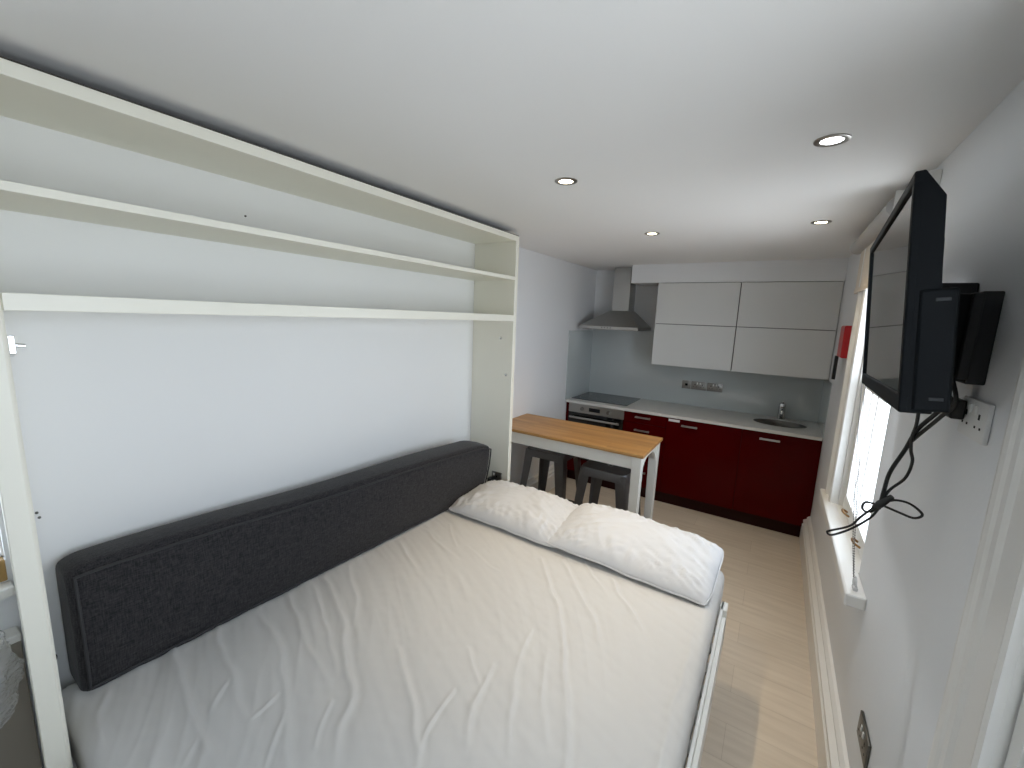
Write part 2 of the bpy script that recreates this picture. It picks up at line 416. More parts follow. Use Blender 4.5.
# ------------------------------------------------------------------ shelf / wall-bed cabinet
XF, XK = -1.512, -1.85          # front plane, back board
YA, YE = .193, 2.385            # inner faces of the two side panels
su = thing('shelf_unit', 'tall cream white open shelf unit with three boards around the fold-down bed', 'shelf unit', (-1.68, 1.29, 0))
b = BM(); box(b, XK, XF, YE, YE + .036, 0, 2.272, .0015); obj('side_panel', b, M['unit'], su)
b = BM(); box(b, XK, XF - .0185, YA - .015, YA, 0, 2.272, .0015); obj('side_panel', b, M['unit'], su)
b = BM(); prism(b, [(XF - .018, .145, 0), (XF - .002, .145, 0), (XF, .147, 0), (XF, YA - .009, 0), (XF - .003, YA - .004, 0), (XF - .008, YA, 0), (XF - .018, YA, 0)], (0, 0, 2.272)); obj('face_stile', b, M['unit'], su)
b = BM(); box(b, XK, XF, YA, YE, 2.238, 2.272, .0015); obj('top_panel', b, M['unit'], su)
b = BM(); box(b, XK, XF - .002, YA - .012, YE + .034, 2.2722, 2.276); obj('gap_shade_sheet', b, M['gapshade'], su)  # dark sheet added to deepen the shade in the gap below the ceiling
b = BM(); box(b, XK, XF, YA, YE, 1.991, 2.013, .0015); obj('shelf', b, M['unit'], su)
b = BM(); box(b, XK, XF, YA, YE, 1.723, 1.764, .0015); obj('shelf', b, M['unit'], su)
b = BM(); box(b, XL + .001, XK, YA - .014, YE + .035, .02, 2.27); obj('back_panel', b, M['unitback'], su)
for p, ax, h in (((XK, .895, 2.108), 0, .006), ((XK, .240, 1.107), 0, .006), ((XK, .244, 1.09), 0, .006)):
    b = BM(); disc(b, [(.001, -.001), (.004, 0), (.0035, h * .6), (.001, h * .6 + .001)], p, 12, ax); obj('screw_head', b, M['screw'], su)
for p in ((-1.607, YE, 1.606), (-1.556, YE, 1.356)):
    b = BM(); disc(b, [(.002, -.001), (.010, 0), (.008, -.007), (.002, -.009)], p, 14, 1); obj('cam_fitting', b, M['chrome'], su)
b = BM(); prism(b, [(-1.575, YA + .001, 1.655), (-1.535, YA + .001, 1.665), (-1.535, YA + .001, 1.62), (-1.57, YA + .001, 1.61)], (0, .012, 0), .002)
cyl(b, (-1.55, YA + .012, 1.64), (-1.55, YA + .03, 1.638), .005, 12)
obj('hinge_plate', b, M['chrome'], su)
b = BM(); tube(b, [(-1.79, YA + .001, .655), (-1.77, YA + .03, .66)], .01, 12); box(b, -1.80, -1.70, YA + .0005, YA + .006, .60, .68, .002)
obj('bed_pivot', b, M['chrome'], su, 'auto')

# socket on the inside of the far side panel, at the pillow
def double_socket(name, label, origin, U, V, W, mat, w=.146, h=.086, gangs=2, group=None):
    """U along the plate, V up, W out of the wall"""
    mw = Matrix((U, V, W)).transposed().to_4x4(); mw.translation = origin
    t = thing(name, label, 'socket', group=group, mw=mw)
    def loc(bm): bm.transform(mw); return bm
    b = BM(); box(b, -w / 2, w / 2, -h / 2, h / 2, 0, .009, .003); obj('plate', loc(b), mat, t, 'auto')
    if gangs == 0:
        b = BM(); box(b, -.013, .013, -.012, .012, .008, .0105, .002); obj('rocker_switch', loc(b), M['black'], t)
        return t
    for g in range(gangs):
        cx = (g - (gangs - 1) / 2) * .072
        b = BM()
        box(b, cx - .004, cx + .004, .004, .016, .0085, .0098); box(b, cx - .017, cx - .010, -.016, -.011, .0085, .0098); box(b, cx + .010, cx + .017, -.016, -.011, .0085, .0098)
        obj('pin_holes', loc(b), M['black'], t)
        b = BM(); sx = cx + (.022 if g else -.022) * (-1 if gangs == 2 else 1)
        box(b, sx - .006, sx + .006, .012, .032, .0085, .013, .002); obj('rocker_switch', loc(b), M['white'], t)
    return t
ps = double_socket('wall_socket', 'dark steel socket on the shelf unit side panel beside the left pillow', (-1.60, YE - .0005, .605), Vector((1, 0, 0)), Vector((0, 0, 1)), Vector((0, -1, 0)), M['steeld'], .086, .086, 1)
b = BM(); box(b, -1.655, -1.615, YE - .05, YE - .011, .565, .605, .006)
tube(b, catmull([(-1.635, YE - .03, .57), (-1.645, YE - .03, .53), (-1.66, YE - .02, .45), (-1.66, YE - .02, .3)], 5), .004, 8)
solo('plug', b, M['cable'], 'black plug and lead in the socket beside the left pillow', 'plug', (-1.635, YE - .03, .57))

# ------------------------------------------------------------------ bed
ZM = .55
bed = thing('bed', 'white fold-down double bed frame with raised side rail towards the aisle', 'bed', (-.85, 1.2, 0))
BX0, BX1, BY0, BY1 = -1.80, -.092, .208, 2.215
b = BM(); box(b, -.085, -.074, .26, 2.088, .27, .452, .002); box(b, -.074, -.058, .262, 2.083, .25, .418, .003); box(b, -.086, -.058, 2.02, 2.089, .25, .452, .002)
obj('side_rail', b, M['bedwhite'], bed)
b = BM(); box(b, BX0 - .02, -.086, BY0 - .01, BY0 + .02, .25, .40, .002); box(b, BX0 - .02, -.086, BY1 - .09, BY1 - .06, .25, .40, .002); box(b, BX0 - .04, BX0 - .015, BY0, BY1 - .06, .25, .40, .002)
obj('bed_frame', b, M['bedwhite'], bed)
b = BM()
for k in range(14): box(b, BX0, -.087, .29 + k * .135, .35 + k * .135, .29, .305)
obj('slats', b, M['bedwhite'], bed)
for lx, ly in ((-.16, 2.0), (-.16, .40)):
    b = BM(); box(b, lx - .025, lx + .025, ly - .025, ly + .025, 0, .25, .004); obj('leg', b, M['bedwhite'], bed)
b = BM(); box(b, BX0 + .012, BX1 - .012, BY0 + .014, BY1 - .012, .307, ZM - .016, .05, 4)
obj('mattress', b, M['matt'], bed, True)

FOLDS = [
 ([(-1.62,1.03),(-1.518,0.999),(-1.303,0.900),(-1.127,0.785),(-1.002,0.712),(-0.941,0.630),(-0.864,0.560)], .011, .020),
 ([(-1.62,.97),(-1.555,0.948),(-1.356,0.862),(-1.130,0.752)], .007, .016),
 ([(-1.64,.87),(-1.562,0.842),(-1.326,0.766),(-1.117,0.713)], .008, .017),
 ([(-1.66,.77),(-1.615,0.746),(-1.393,0.701),(-1.190,0.608),(-1.046,0.536),(-0.959,0.495),(-.80,.40)], .009, .020),
 ([(-1.68,.62),(-1.615,0.598),(-1.418,0.551),(-1.267,0.512),(-1.180,0.491)], .008, .020),
 ([(-1.68,.49),(-1.635,0.477),(-1.442,0.433),(-1.254,0.404),(-1.175,0.394)], .010, .020),
 ([(-1.383,0.524),(-1.315,0.451)], .005, .010),
 ([(-1.202,0.587),(-1.180,0.502)], .005, .010),
 ([(-1.127,0.573),(-1.049,0.493),(-1.010,0.454)], .006, .010),
 ([(-1.246,0.388),(-1.200,0.339)], .005, .010),
 ([(-1.642,0.300),(-1.541,0.255),(-1.440,0.25)], .008, .018),
 ([(-1.64,1.16),(-1.577,1.128),(-1.382,1.024),(-1.261,0.909)], .007, .018),
 ([(-1.049,0.668),(-0.990,0.596),(-0.953,0.559)], .005, .010),
 ([(-0.89,1.75),(-0.845,1.689),(-0.639,1.447),(-0.510,1.226),(-0.431,1.082),(-0.353,0.909),(-.28,.72)], .009, .018),
 ([(-0.80,1.82),(-0.753,1.755),(-0.575,1.569),(-0.432,1.382)], .008, .018),
 ([(-.54,1.80),(-0.481,1.726),(-0.374,1.606),(-0.297,1.519)], .008, .017),
 ([(-0.70,1.86),(-0.651,1.799),(-0.497,1.664)], .006, .014),
 ([(-0.681,1.294),(-0.645,1.132),(-0.564,0.961),(-0.503,0.851)], .005, .016),
 ([(-0.707,1.073),(-0.675,0.914),(-0.612,0.800)], .007, .014),
 ([(-0.759,0.916),(-0.738,0.788),(-0.713,0.714)], .006, .010),
 ([(-1.032,0.937),(-0.875,0.836),(-0.756,0.749),(-0.689,0.679)], .009, .018),
 ([(-0.825,1.083),(-0.701,0.974)], .005, .014),
 ([(-0.580,1.237),(-0.506,1.061),(-0.420,0.931)], .005, .016),
 ([(-0.150,1.70),(-.145,1.40),(-.150,1.17),(-.135,.9)], .006, .022),
 ([(-1.60,1.45),(-1.45,1.38),(-1.28,1.29)], .006, .02),
 ([(-1.56,1.62),(-1.40,1.55),(-1.2,1.50)], .005, .016),
 ([(-1.5,1.75),(-1.38,1.64),(-1.30,1.58)], .005, .012),
 ([(-1.25,1.62),(-1.1,1.56),(-1.0,1.54)], .004, .012),
]
def fold_h(x, y):
    h = 0
    for pts, amp, w, xa_, xb_, ya_, yb_ in FOLDS_S:
        if x < xa_ or x > xb_ or y < ya_ or y > yb_: continue
        best = 9; bt = 0
        n = len(pts) - 1
        for i in range(n):
            ax, ay = pts[i]; bx, by = pts[i + 1]
            dx, dy = bx - ax, by - ay
            t = ((x - ax) * dx + (y - ay) * dy) / (dx * dx + dy * dy)
            t = 0 if t < 0 else 1 if t > 1 else t
            d = (x - ax - t * dx) ** 2 + (y - ay - t * dy) ** 2
            if d < best:
                best = d; bt = (i + t) / n
                sgn = (x - ax) * dy - (y - ay) * dx
        if best < (5 * w) ** 2:
            d = math.sqrt(best); d = d if sgn > 0 else -d
            e = math.sin(math.pi * min(1, max(0, .10 + .88 * bt))) ** .6
            # steep on one side, soft on the other, with a shallow hollow beside it
            h += 1.15 * amp * e * (math.exp(-(d / (w if d > 0 else w * .55)) ** 2) - .45 * math.exp(-((d + 1.6 * w) / w) ** 2))
    return h
FOLDS_S = [([(p.x, p.y) for p in catmull([(x, y, 0) for x, y in pts], 4)], a * .58, w * .72) for pts, a, w in FOLDS]
FOLDS_S = [(p_, a_, w_, min(q[0] for q in p_) - 5 * w_, max(q[0] for q in p_) + 5 * w_, min(q[1] for q in p_) - 5 * w_, max(q[1] for q in p_) + 5 * w_) for p_, a_, w_ in FOLDS_S]
def fold_w(x, y):
    xx = x + .012 * noise.noise((x * 9, y * 9, 3)); yy = y + .012 * noise.noise((x * 9, y * 9, 8))
    h = fold_h(xx, yy)
    a = .0025 * noise.noise((x * 4, y * 4, 1.5)) + .0016 * noise.noise((x * 5 + y * 9, y * 30 + x * 14, 7)) + .0009 * noise.noise((x * 28, y * 28, 4))
    # short puckers where the sheet is pinched by the cushion
    xc = -1.66 + .05 * (y - .25) / 2
    dcu = x - xc
    if dcu > -.1:
        k = math.exp(-(max(0, dcu) / .11) ** 1.5)
        yy = y + .35 * dcu
        a += .0045 * k * (noise.noise((yy * 21, 3.3, .5)) + .6 * noise.noise((yy * 47, 9.1, .5)))
    # long shallow tension folds fanning from the cushion towards the aisle
    c = y + .336 * math.exp(1.25 * (x + 1.6)) + .015 * noise.noise((x * 3, y * 3, 2))
    m1 = .5 + .5 * noise.noise((x * 1.9, y * 1.9, 6)); m1 = max(0, m1 - .25) * 1.5
    f1 = 1 - abs(noise.noise((c * 7.5, x * .9, 1.0))) * 2; f2 = 1 - abs(noise.noise((c * 15, x * 1.6, 5.0))) * 2
    left = .45 + .55 * min(1, max(0, (-.25 - x) / .9))
    a += (.0050 * max(-.2, f1) ** 2 + .0024 * max(-.2, f2) ** 2) * m1 * left
    return h + a
def drape(s, lo, hi, r):
    """arc-length coordinate -> (position, drop) over a rounded edge at both ends"""
    q = r * math.pi / 2
    if s < lo + r:
        d = lo + r - s
        if d < q: a = d / r; return lo + r - r * math.sin(a), r * (1 - math.cos(a))
        return lo, r + (d - q)
    if s > hi - r:
        d = s - (hi - r)
        if d < q: a = d / r; return hi - r + r * math.sin(a), r * (1 - math.cos(a))
        return hi, r + (d - q)
    return s, 0
b = BM(); NX, NY = 420, 450; r = .05; dr = .12
sx0, sx1 = BX0 - dr, BX1 + dr; sy0, sy1 = BY0 - dr, BY1 + dr
g = []
for j in range(NY + 1):
    row = []
    for i in range(NX + 1):
        sx = sx0 + (sx1 - sx0) * i / NX; sy = sy0 + (sy1 - sy0) * j / NY
        x, dx = drape(sx, BX0, BX1, r); y, dy = drape(sy, BY0, BY1, r)
        d = max(dx, dy) + .3 * min(dx, dy)
        z = ZM - min(d, .17)
        side = min(1, d / .05)
        h = fold_w(x, y)
        z += h * (1 - side) + .006 * math.sin(x * 2.2 + 1) * (1 - side)
        if side > 0:
            pk = .0022 * noise.noise((x * 24, y * 24, z * 5)) * side
            if dx > 0: x += (pk) * (1 if x > -1 else -1)
            if dy > 0: y += (pk) * (1 if y > 1 else -1)
        row.append(b.verts.new((x, y, z)))
    g.append(row)
for j in range(NY):
    for i in range(NX): b.faces.new((g[j][i], g[j][i + 1], g[j + 1][i + 1], g[j + 1][i]))
solo('bed_sheet', b, M['sheet'], 'creased white fitted sheet stretched over the mattress', 'sheet', (-.9, 1.2, ZM), smooth=True)

# ------------------------------------------------------------------ long charcoal cushion
def cushion():
    t = thing('bolster_cushion', 'long charcoal grey upholstered cushion leaning along the wall side of the bed', 'cushion', (-1.7, 1.25, ZM))
    b = BM(); nu, seg = 90, 12
    prof_n = 56; rings = []
    def section(u):
        zt = .965 - .045 * u - .03 * max(0, (u - .93) / .07) ** 2 - .008 * max(0, (.05 - u) / .05) ** 2 + .004 * math.sin(u * 11); zb = ZM - .013
        xfb = -1.680 + .073 * u; xft = -1.690 + .150 * u; xbb = max(-1.842, xfb - .15 - .02 * u); xbt = max(-1.842, xft - .13 - .06 * u)
        return zt, zb, xfb, xft, xbb, xbt
    Y0, Y1 = .254, 2.225
    def ring(u, sh):
        zt, zb, xfb, xft, xbb, xbt = section(u)
        y = Y0 + (Y1 - Y0) * u
        pts = []
        cx = (xfb + xft + xbb + xbt) / 4; cz = (zt + zb) / 2
        for k in range(prof_n):
            a = 2 * math.pi * k / prof_n
            c, s = math.cos(a), math.sin(a)
            e = .16
            px = abs(c) ** e * (1 if c > 0 else -1); pz = abs(s) ** e * (1 if s > 0 else -1)
            v = (pz + 1) / 2
            xf = xfb + (xft - xfb) * v + .014 * (1 - pz * pz); xb = xbb + (xbt - xbb) * v
            x = xb + (xf - xb) * (px + 1) / 2
            z = zb + (zt - zb) * v + .006 * (1 - px * px) * (1 if pz > 0 else 0)
            x = cx + (x - cx) * sh; z = cz + (z - cz) * (1 - (1 - sh) * .45)
            n_ = noise.noise((x * 7, y * 5, z * 7)) * .004
            pts.append(b.verts.new((max(-1.846, x + n_), y, z + n_ * .7)))
        return pts
    us = [0, .0008, .003, .007, .012, .018, .024] + [.024 + (.952) * k / nu for k in range(1, nu)] + [.976, .982, .988, .993, .997, .9992, 1]
    for u in us:
        e = min(u, 1 - u)
        sh = 1 if e > .024 else math.sqrt(max(0, 1 - (1 - e / .024) ** 2)) * .22 + .78
        rings.append(ring(u, sh))
    for A, B in zip(rings, rings[1:]):
        for k in range(prof_n): b.faces.new((A[k], A[(k + 1) % prof_n], B[(k + 1) % prof_n], B[k]))
    b.faces.new(rings[0][::-1]); b.faces.new(rings[-1])
    obj('cushion_body', b, M['charcoal'], t, 'auto')
    # piping round the front panel
    P = []
    def fp(u, v):
        zt, zb, xfb, xft, xbb, xbt = section(u)
        v2 = v; pz = 2 * v - 1
        return Vector((xfb + (xft - xfb) * v + .014 * (1 - pz * pz) + .0035, Y0 + (Y1 - Y0) * u, zb + (zt - zb) * v))
    lo, hi = .065, .945
    for k in range(60): P.append(fp(.009 + .982 * k / 60, hi))
    for k in range(20): P.append(fp(.991, hi - (hi - lo) * k / 20))
    for k in range(60): P.append(fp(.991 - .982 * k / 60, lo))
    for k in range(20): P.append(fp(.009, lo + (hi - lo) * k / 20))
    b = BM(); tube(b, P, .0048, 6, True); obj('piping', b, M['piping'], t, True)
    return t
cushion()

# ------------------------------------------------------------------ pillows
def pillow(name, label, ctr, hx, hy, H, rz, seed, tilt=(0, 0)):
    t = thing(name, label, 'pillow', (ctr[0], ctr[1], ctr[2]), 'white pillows on the bed')
    R_ = Matrix.Translation(ctr) @ Matrix.Rotation(rz, 4, 'Z') @ Matrix.Rotation(tilt[1], 4, 'Y') @ Matrix.Rotation(tilt[0], 4, 'X')
    b = BM(); n, m_ = 72, 54
    def P(u, v, s):
        # outline: sides bow inwards between pointed corners
        x = hx * u * (1 - .03 * (1 - v * v) * abs(u) ** 3); y = hy * v * (1 - .06 * (1 - u * u) * abs(v) ** 3)
        k = max(0, (1 - abs(u) ** 2.6)) ** .55 * max(0, (1 - abs(v) ** 2.4)) ** .60
        cn = 1 - .07 * (abs(u) * abs(v)) ** 4; x *= cn; y *= cn
        lump = 1 + .12 * noise.noise((u * 1.7 + seed, v * 1.7, s))
        z = H * (.80 if s > 0 else -.20) * k * lump
        ed = (1 - max(abs(u), abs(v)) ** 8)
        # puckers running in from the seams and loose creases
        cr = .006 * noise.noise((u * 15 + seed, v * 3.5, 2)) * (abs(v) ** 2) + .006 * noise.noise((u * 4, v * 13 + seed, 5)) * (abs(u) ** 3) * 1.3
        r3_ = 1 - abs(noise.noise((u * 2.0 + seed, (v + .9 * abs(u)) * 6.5, 33))); cr += .016 * (.25 + abs(u) ** 1.5) * (max(0, r3_ - .68) / .32) ** 2
        r4_ = 1 - abs(noise.noise((u * 7 + v * 1.5 + seed, v * 1.6, 17))); cr += .016 * (.15 + abs(v) ** 1.5) * (max(0, r4_ - .7) / .3) ** 2
        cr += .0018 * noise.noise((u * 7 - v * 3, v * 5 + u * 2, seed))
        if s > 0: z += cr * min(1, k * 2.2) * ed
        # wavy seam
        z += .010 * noise.noise((u * 3.1 + seed, v * 3.1, 11)) * max(abs(u), abs(v)) ** 6
        return Vector((x, y, z + H * .2))
    T, Bt = {}, {}
    for j in range(m_ + 1):
        for i in range(n + 1):
            u = math.sin((2 * i / n - 1) * math.pi / 2) * .5 + (2 * i / n - 1) * .5; v = math.sin((2 * j / m_ - 1) * math.pi / 2) * .5 + (2 * j / m_ - 1) * .5
            T[i, j] = b.verts.new(R_ @ P(u, v, 1))
            Bt[i, j] = T[i, j] if i in (0, n) or j in (0, m_) else b.verts.new(R_ @ P(u, v, -1))
    for j in range(m_):
        for i in range(n):
            b.faces.new((T[i, j], T[i + 1, j], T[i + 1, j + 1], T[i, j + 1]))
            q = [Bt[i, j], Bt[i, j + 1], Bt[i + 1, j + 1], Bt[i + 1, j]]
            if len(set(q)) == 4 and b.faces.get(q) is None: b.faces.new(q)
    obj('pillowcase', b, M['pillow'], t, True)
    # seam line round the edge
    E = [P(-1 + 2 * k / 40, -1, 1) for k in range(40)] + [P(1, -1 + 2 * k / 30, 1) for k in range(30)] + [P(1 - 2 * k / 40, 1, 1) for k in range(40)] + [P(-1, 1 - 2 * k / 30, 1) for k in range(30)]
    b = BM(); tube(b, [R_ @ p for p in E], .0035, 6, True); obj('seam', b, M['pillow'], t, True)
    return t
pillow('pillow', 'white pillow against the charcoal cushion, the left one', (-1.225, 2.075, ZM + .010), .394, .24, .118, math.radians(-1), 1.3, (.06, 0))
pillow('pillow', 'white pillow at the aisle edge of the bed, the right one', (-.520, 2.075, ZM + .022), .416, .255, .118, math.radians(-1.5), 5.1, (.08, .02))

# ------------------------------------------------------------------ breakfast table
TX0, TX1, TY0, TY1, TZ = -1.852, -.655, 2.67, 3.21, .893
tb = thing('breakfast_table', 'high narrow table with oak top and white painted legs in front of the kitchen', 'table', (-1.26, 2.92, 0))
b = BM(); box(b, TX0, TX1, TY0, TY1, TZ - .022, TZ, .004); obj('table_top', b, M['oak'], tb)
lx = (TX0 - .06, TX1 - .078); ly = (TY0 + .014, TY1 - .074)
for x in lx[1:]:
    for y in ly:
        b = BM(); hexa(b, [(x + .006, y + .006, 0), (x + .058, y + .006, 0), (x + .058, y + .058, 0), (x + .006, y + .058, 0)], [(x, y, TZ - .0222), (x + .064, y, TZ - .0222), (x + .064, y + .062, TZ - .0222), (x, y + .062, TZ - .0222)], .003)
        obj('leg', b, M['tablewhite'], tb)
for y in (ly[0] + .008, ly[1] + .034):
    b = BM(); box(b, TX0 + .002, lx[1] + .004, y, y + .02, TZ - .112, TZ - .0225, .001); obj('apron', b, M['tablewhite'], tb)
for x in (lx[1] + .034,):
    b = BM(); ya, yb = ly[0] + .058, ly[1] + .004
    pts = [(x, ya, TZ - .0225), (x, yb, TZ - .0225)]
    for k in range(17):
        f = k / 16; yy = yb + (ya - yb) * f
        pts.append((x, yy, TZ - .062 - .105 * abs(2 * f - 1) ** 3.2))
    prism(b, pts, (.02, 0, 0)); obj('apron', b, M['tablewhite'], tb)

b = BM(); box(b, TX0, TX0 + .022, ly[0] + .03, ly[1] + .032, TZ - .075, TZ - .0225, .002); obj('wall_batten', b, M['tablewhite'], tb)

# ------------------------------------------------------------------ metal stools
def stool(loc, label):
    t = thing('metal_stool', label, 'stool', loc, 'metal stools under the table')
    ox, oy = loc[0], loc[1]; Z = .69; h = .175; c = .055
    def sq(half, z, cut):
        out = []
        for k, (sx, sy) in enumerate(((1, 1), (-1, 1), (-1, -1), (1, -1))):
            for q in range(6):
                a = math.radians(90 * k + 90 * q / 5)
                out.append((ox + sx * (half - cut) + cut * math.cos(a), oy + sy * (half - cut) + cut * math.sin(a), z))
        return out
    b = BM(); R_ = [[b.verts.new(p) for p in sq(*a)] for a in ((.10, Z - .006, .03), (h - .012, Z - .003, c - .01), (h - .004, Z - .002, c), (h, Z - .010, c), (h + .006, Z - .062, c), (h + .003, Z - .064, c), (h - .004, Z - .012, c - .004))]
    for A, B in zip(R_, R_[1:]):
        n = len(A)
        for k in range(n): b.faces.new((A[k], A[(k + 1) % n], B[(k + 1) % n], B[k]))
    cen = [b.verts.new((ox + .018 * math.cos(2 * math.pi * k / 24 + math.pi / 48 * 0), oy + .018 * math.sin(2 * math.pi * k / 24), Z - .007)) for k in range(24)]
    bmesh.ops.bridge_loops(b, edges=[e for e in {e for v in R_[0] for e in v.link_edges} if e.verts[0] in R_[0] and e.verts[1] in R_[0]] + [b.edges.new((cen[k], cen[(k + 1) % 24])) for k in range(24)])
    obj('seat', b, M['gun'], t, 'auto')
    b = BM(); lathe(b, [(.018, -.007), (.020, -.0045), (.0205, -.0075), (.0185, -.010)], (ox, oy, Z), 24); obj('seat_hole_rim', b, M['steel'], t, 'auto')
    for sx in (1, -1):
        for sy in (1, -1):
            b = BM(); rows = []
            for f in [k / 8 for k in range(9)]:
                z = (Z - .012) * (1 - f) + .012 * f
                off = h - .001 + .052 * f; wd = .082 - .040 * f; t_ = .0
                cx, cy = ox + sx * off, oy + sy * off
                rows.append([(cx - sx * wd, cy - sy * .0, z), (cx - sx * wd * .35, cy, z), (cx - sx * .007, cy - sy * .002, z), (cx - sx * .002, cy - sy * .007, z), (cx, cy - sy * wd * .35, z), (cx, cy - sy * wd, z),
                             (cx - sx * .004, cy - sy * wd, z), (cx - sx * .006, cy - sy * .012, z), (cx - sx * .012, cy - sy * .006, z), (cx - sx * wd, cy - sy * .004, z)])
            V = [[b.verts.new(p) for p in r_] for r_ in rows]; n = len(V[0])
            for A, B in zip(V, V[1:]):
                for k in range(n): b.faces.new((A[k], A[(k + 1) % n], B[(k + 1) % n], B[k]))
            b.faces.new(V[0]); b.faces.new(V[-1][::-1])
            l = obj('leg', b, M['gun'], t)
            b = BM(); cx, cy = ox + sx * (h + .036), oy + sy * (h + .036); box(b, cx - .021, cx + .021, cy - .021, cy + .021, 0, .0125, .003); obj('rubber_foot', b, M['blackm'], l)
    f = .80; off = h + .052 * f - .006; z = (Z - .012) * (1 - f) + .012 * f
    for q in range(4):
        b = BM()
        if q < 2: box(b, ox - off + .02, ox + off - .02, oy + (off - .004 if q else -off) , oy + (off if q else -off + .004), z - .016, z + .016, .001)
        else: box(b, ox + (off - .004 if q == 3 else -off), ox + (off if q == 3 else -off + .004), oy - off + .02, oy + off - .02, z - .016, z + .016, .001)
        obj('foot_bar', b, M['gun'], t)
    return t
st = stool((-1.497, 3.065, 0), 'dark metal stool under the table, the one nearer the shelf unit')
dup(st, (-.957, 2.945, 0), 'dark metal stool tucked beside the table leg at the open end', 'metal stools under the table')

# ------------------------------------------------------------------ kitchen base units
DY = 4.06                        # door fronts
def handle(parent, x0, x1, z, y=DY):
    b = BM(); box(b, x0, x1, y - .034, y - .024, z - .008, z + .008, .0015)
    for x in (x0 + .012, x1 - .012): box(b, x - .005, x + .005, y - .025, y + .001, z - .005, z + .005)
    obj('handle', b, M['steel'], parent)
KX = [-1.856, -1.826, -1.224, -.815, -.180, .384]
def plinth(t, x0, x1):
    b = BM(); box(b, x0, x1, DY + .06, DY + .075, 0, .12); obj('plinth', b, M['redplinth'], t)
def carcass(t, x0, x1):
    b = BM(); z1 = .872; y1 = YB - .03
    box(b, x0, x0 + .016, DY + .021, y1, .12, z1); box(b, x1 - .016, x1, DY + .021, y1, .12, z1); box(b, x0 + .016, x1 - .016, DY + .021, y1, .12, .136); box(b, x0 + .016, x1 - .016, y1 - .008, y1, .136, z1)
    obj('carcass', b, M['darkc'], t)
# filler strip
b = BM(); box(b, KX[0] + .001, KX[1] - .001, DY, DY + .02, 0, .872)
solo('filler_strip', b, M['red'], 'narrow dark red filler strip between the oven and left wall', 'filler panel', (-1.84, DY, 0))
# oven
ov = thing('built_in_oven', 'built-in steel and black glass oven under the hob', 'oven', (-1.525, 4.35, 0))
x0, x1 = KX[1] + .002, KX[2] - .002
b = BM(); box(b, x0 + .006, x1 - .006, DY + .024, YB - .06, .14, .865); obj('oven_body', b, M['carc'], ov)
b = BM(); box(b, x0, x1, DY - .002, DY + .023, .775, .868, .002); obj('control_panel', b, M['steel'], ov)
b = BM(); box(b, x0, x1, DY - .004, DY + .023, .27, .772, .003); od = obj('oven_door', b, M['blackglass'], ov)
b = BM(); cyl(b, (x0 + .03, DY - .045, .728), (x1 - .03, DY - .045, .728), .011, 16)
for x in (x0 + .06, x1 - .06): cyl(b, (x, DY - .045, .728), (x, DY - .003, .728), .007, 12)
obj('handle', b, M['steel'], od, 'auto')
for x in (x0 + .155, x1 - .155):
    b = BM(); disc(b, [(.001, .001), (.021, 0), (.019, -.022), (.017, -.025), (.001, -.0255)], (x, DY - .002, .822), 24, 1); obj('knob', b, M['steeld'], ov, 'auto')
b = BM(); box(b, -1.595, -1.475, DY - .0045, DY - .001, .802, .842, .001); obj('display', b, M['display'], ov)
b = BM(); box(b, x0, x1, DY, DY + .02, .12, .266); obj('base_panel', b, M['red'], ov)
plinth(ov, x0, x1)
# drawer unit
dw = thing('drawer_cabinet', 'gloss dark red drawer unit between the oven and the first door', 'cabinet', (-1.02, 4.35, 0))
x0, x1 = KX[2], KX[3]
carcass(dw, x0, x1)
for (za, zb, hz) in ((.768, .870, .830), (.60, .764, .700), (.362, .596, .52), (.124, .358, .28)):
    b = BM(); box(b, x0 + .0015, x1 - .0015, DY, DY + .02, za, zb, .001); d = obj('drawer', b, M['red'], dw)
    handle(d, -1.105, -.958, hz)
plinth(dw, x0, x1)
# two door units
for (x0, x1, h0, h1, lab, st_) in ((KX[3], KX[4], -.675, -.537, 'gloss dark red base cabinet with white sticker, between the drawers and sink', True), (KX[4], KX[5], -.046, .102, 'gloss dark red sink cabinet next to the right wall', False)):
    t = thing('base_cabinet', lab, 'cabinet', ((x0 + x1) / 2, 4.35, 0), 'red base cabinets')
    carcass(t, x0, x1)
    b = BM(); box(b, x0 + .0015, x1 - .0015, DY, DY + .02, .124, .870, .001); d = obj('door', b, M['red'], t)
    handle(d, h0, h1, .815)
    if st_:
        b = BM(); box(b, -.795, -.696, DY - .0012, DY, .836, .859); obj('sticker', b, M['tag'], d)
    plinth(t, x0, x1)

# worktop with an oval cut-out for the sink
SXc, SYc, SA, SB = .085, 4.385, .205, .150
b = BM(); X0, X1, Y0, Y1, Za, Zb = XL + .006, XR - .006, 4.035, YB - .007, .874, .90
n = 48
def outer(k):
    a = 2 * math.pi * k / n; dx, dy = math.cos(a), math.sin(a)
    s = min(((X1 - SXc) if dx > 0 else (SXc - X0)) / max(abs(dx), 1e-9), ((Y1 - SYc) if dy > 0 else (SYc - Y0)) / max(abs(dy), 1e-9))
    return SXc + s * dx, SYc + s * dy
ang = sorted({2 * math.pi * k / n for k in range(n)} | {math.atan2(y - SYc, x - SXc) % (2 * math.pi) for x in (X0, X1) for y in (Y0, Y1)})
def ray_out(a):
    dx, dy = math.cos(a), math.sin(a)
    s = min(((X1 - SXc) if dx > 0 else (SXc - X0)) / max(abs(dx), 1e-9), ((Y1 - SYc) if dy > 0 else (SYc - Y0)) / max(abs(dy), 1e-9))
    return SXc + s * dx, SYc + s * dy
L = []
for z in (Za, Zb):
    L.append([b.verts.new((*ray_out(a), z)) for a in ang]); L.append([b.verts.new((SXc + SA * math.cos(a), SYc + SB * math.sin(a), z)) for a in ang])
n = len(ang)
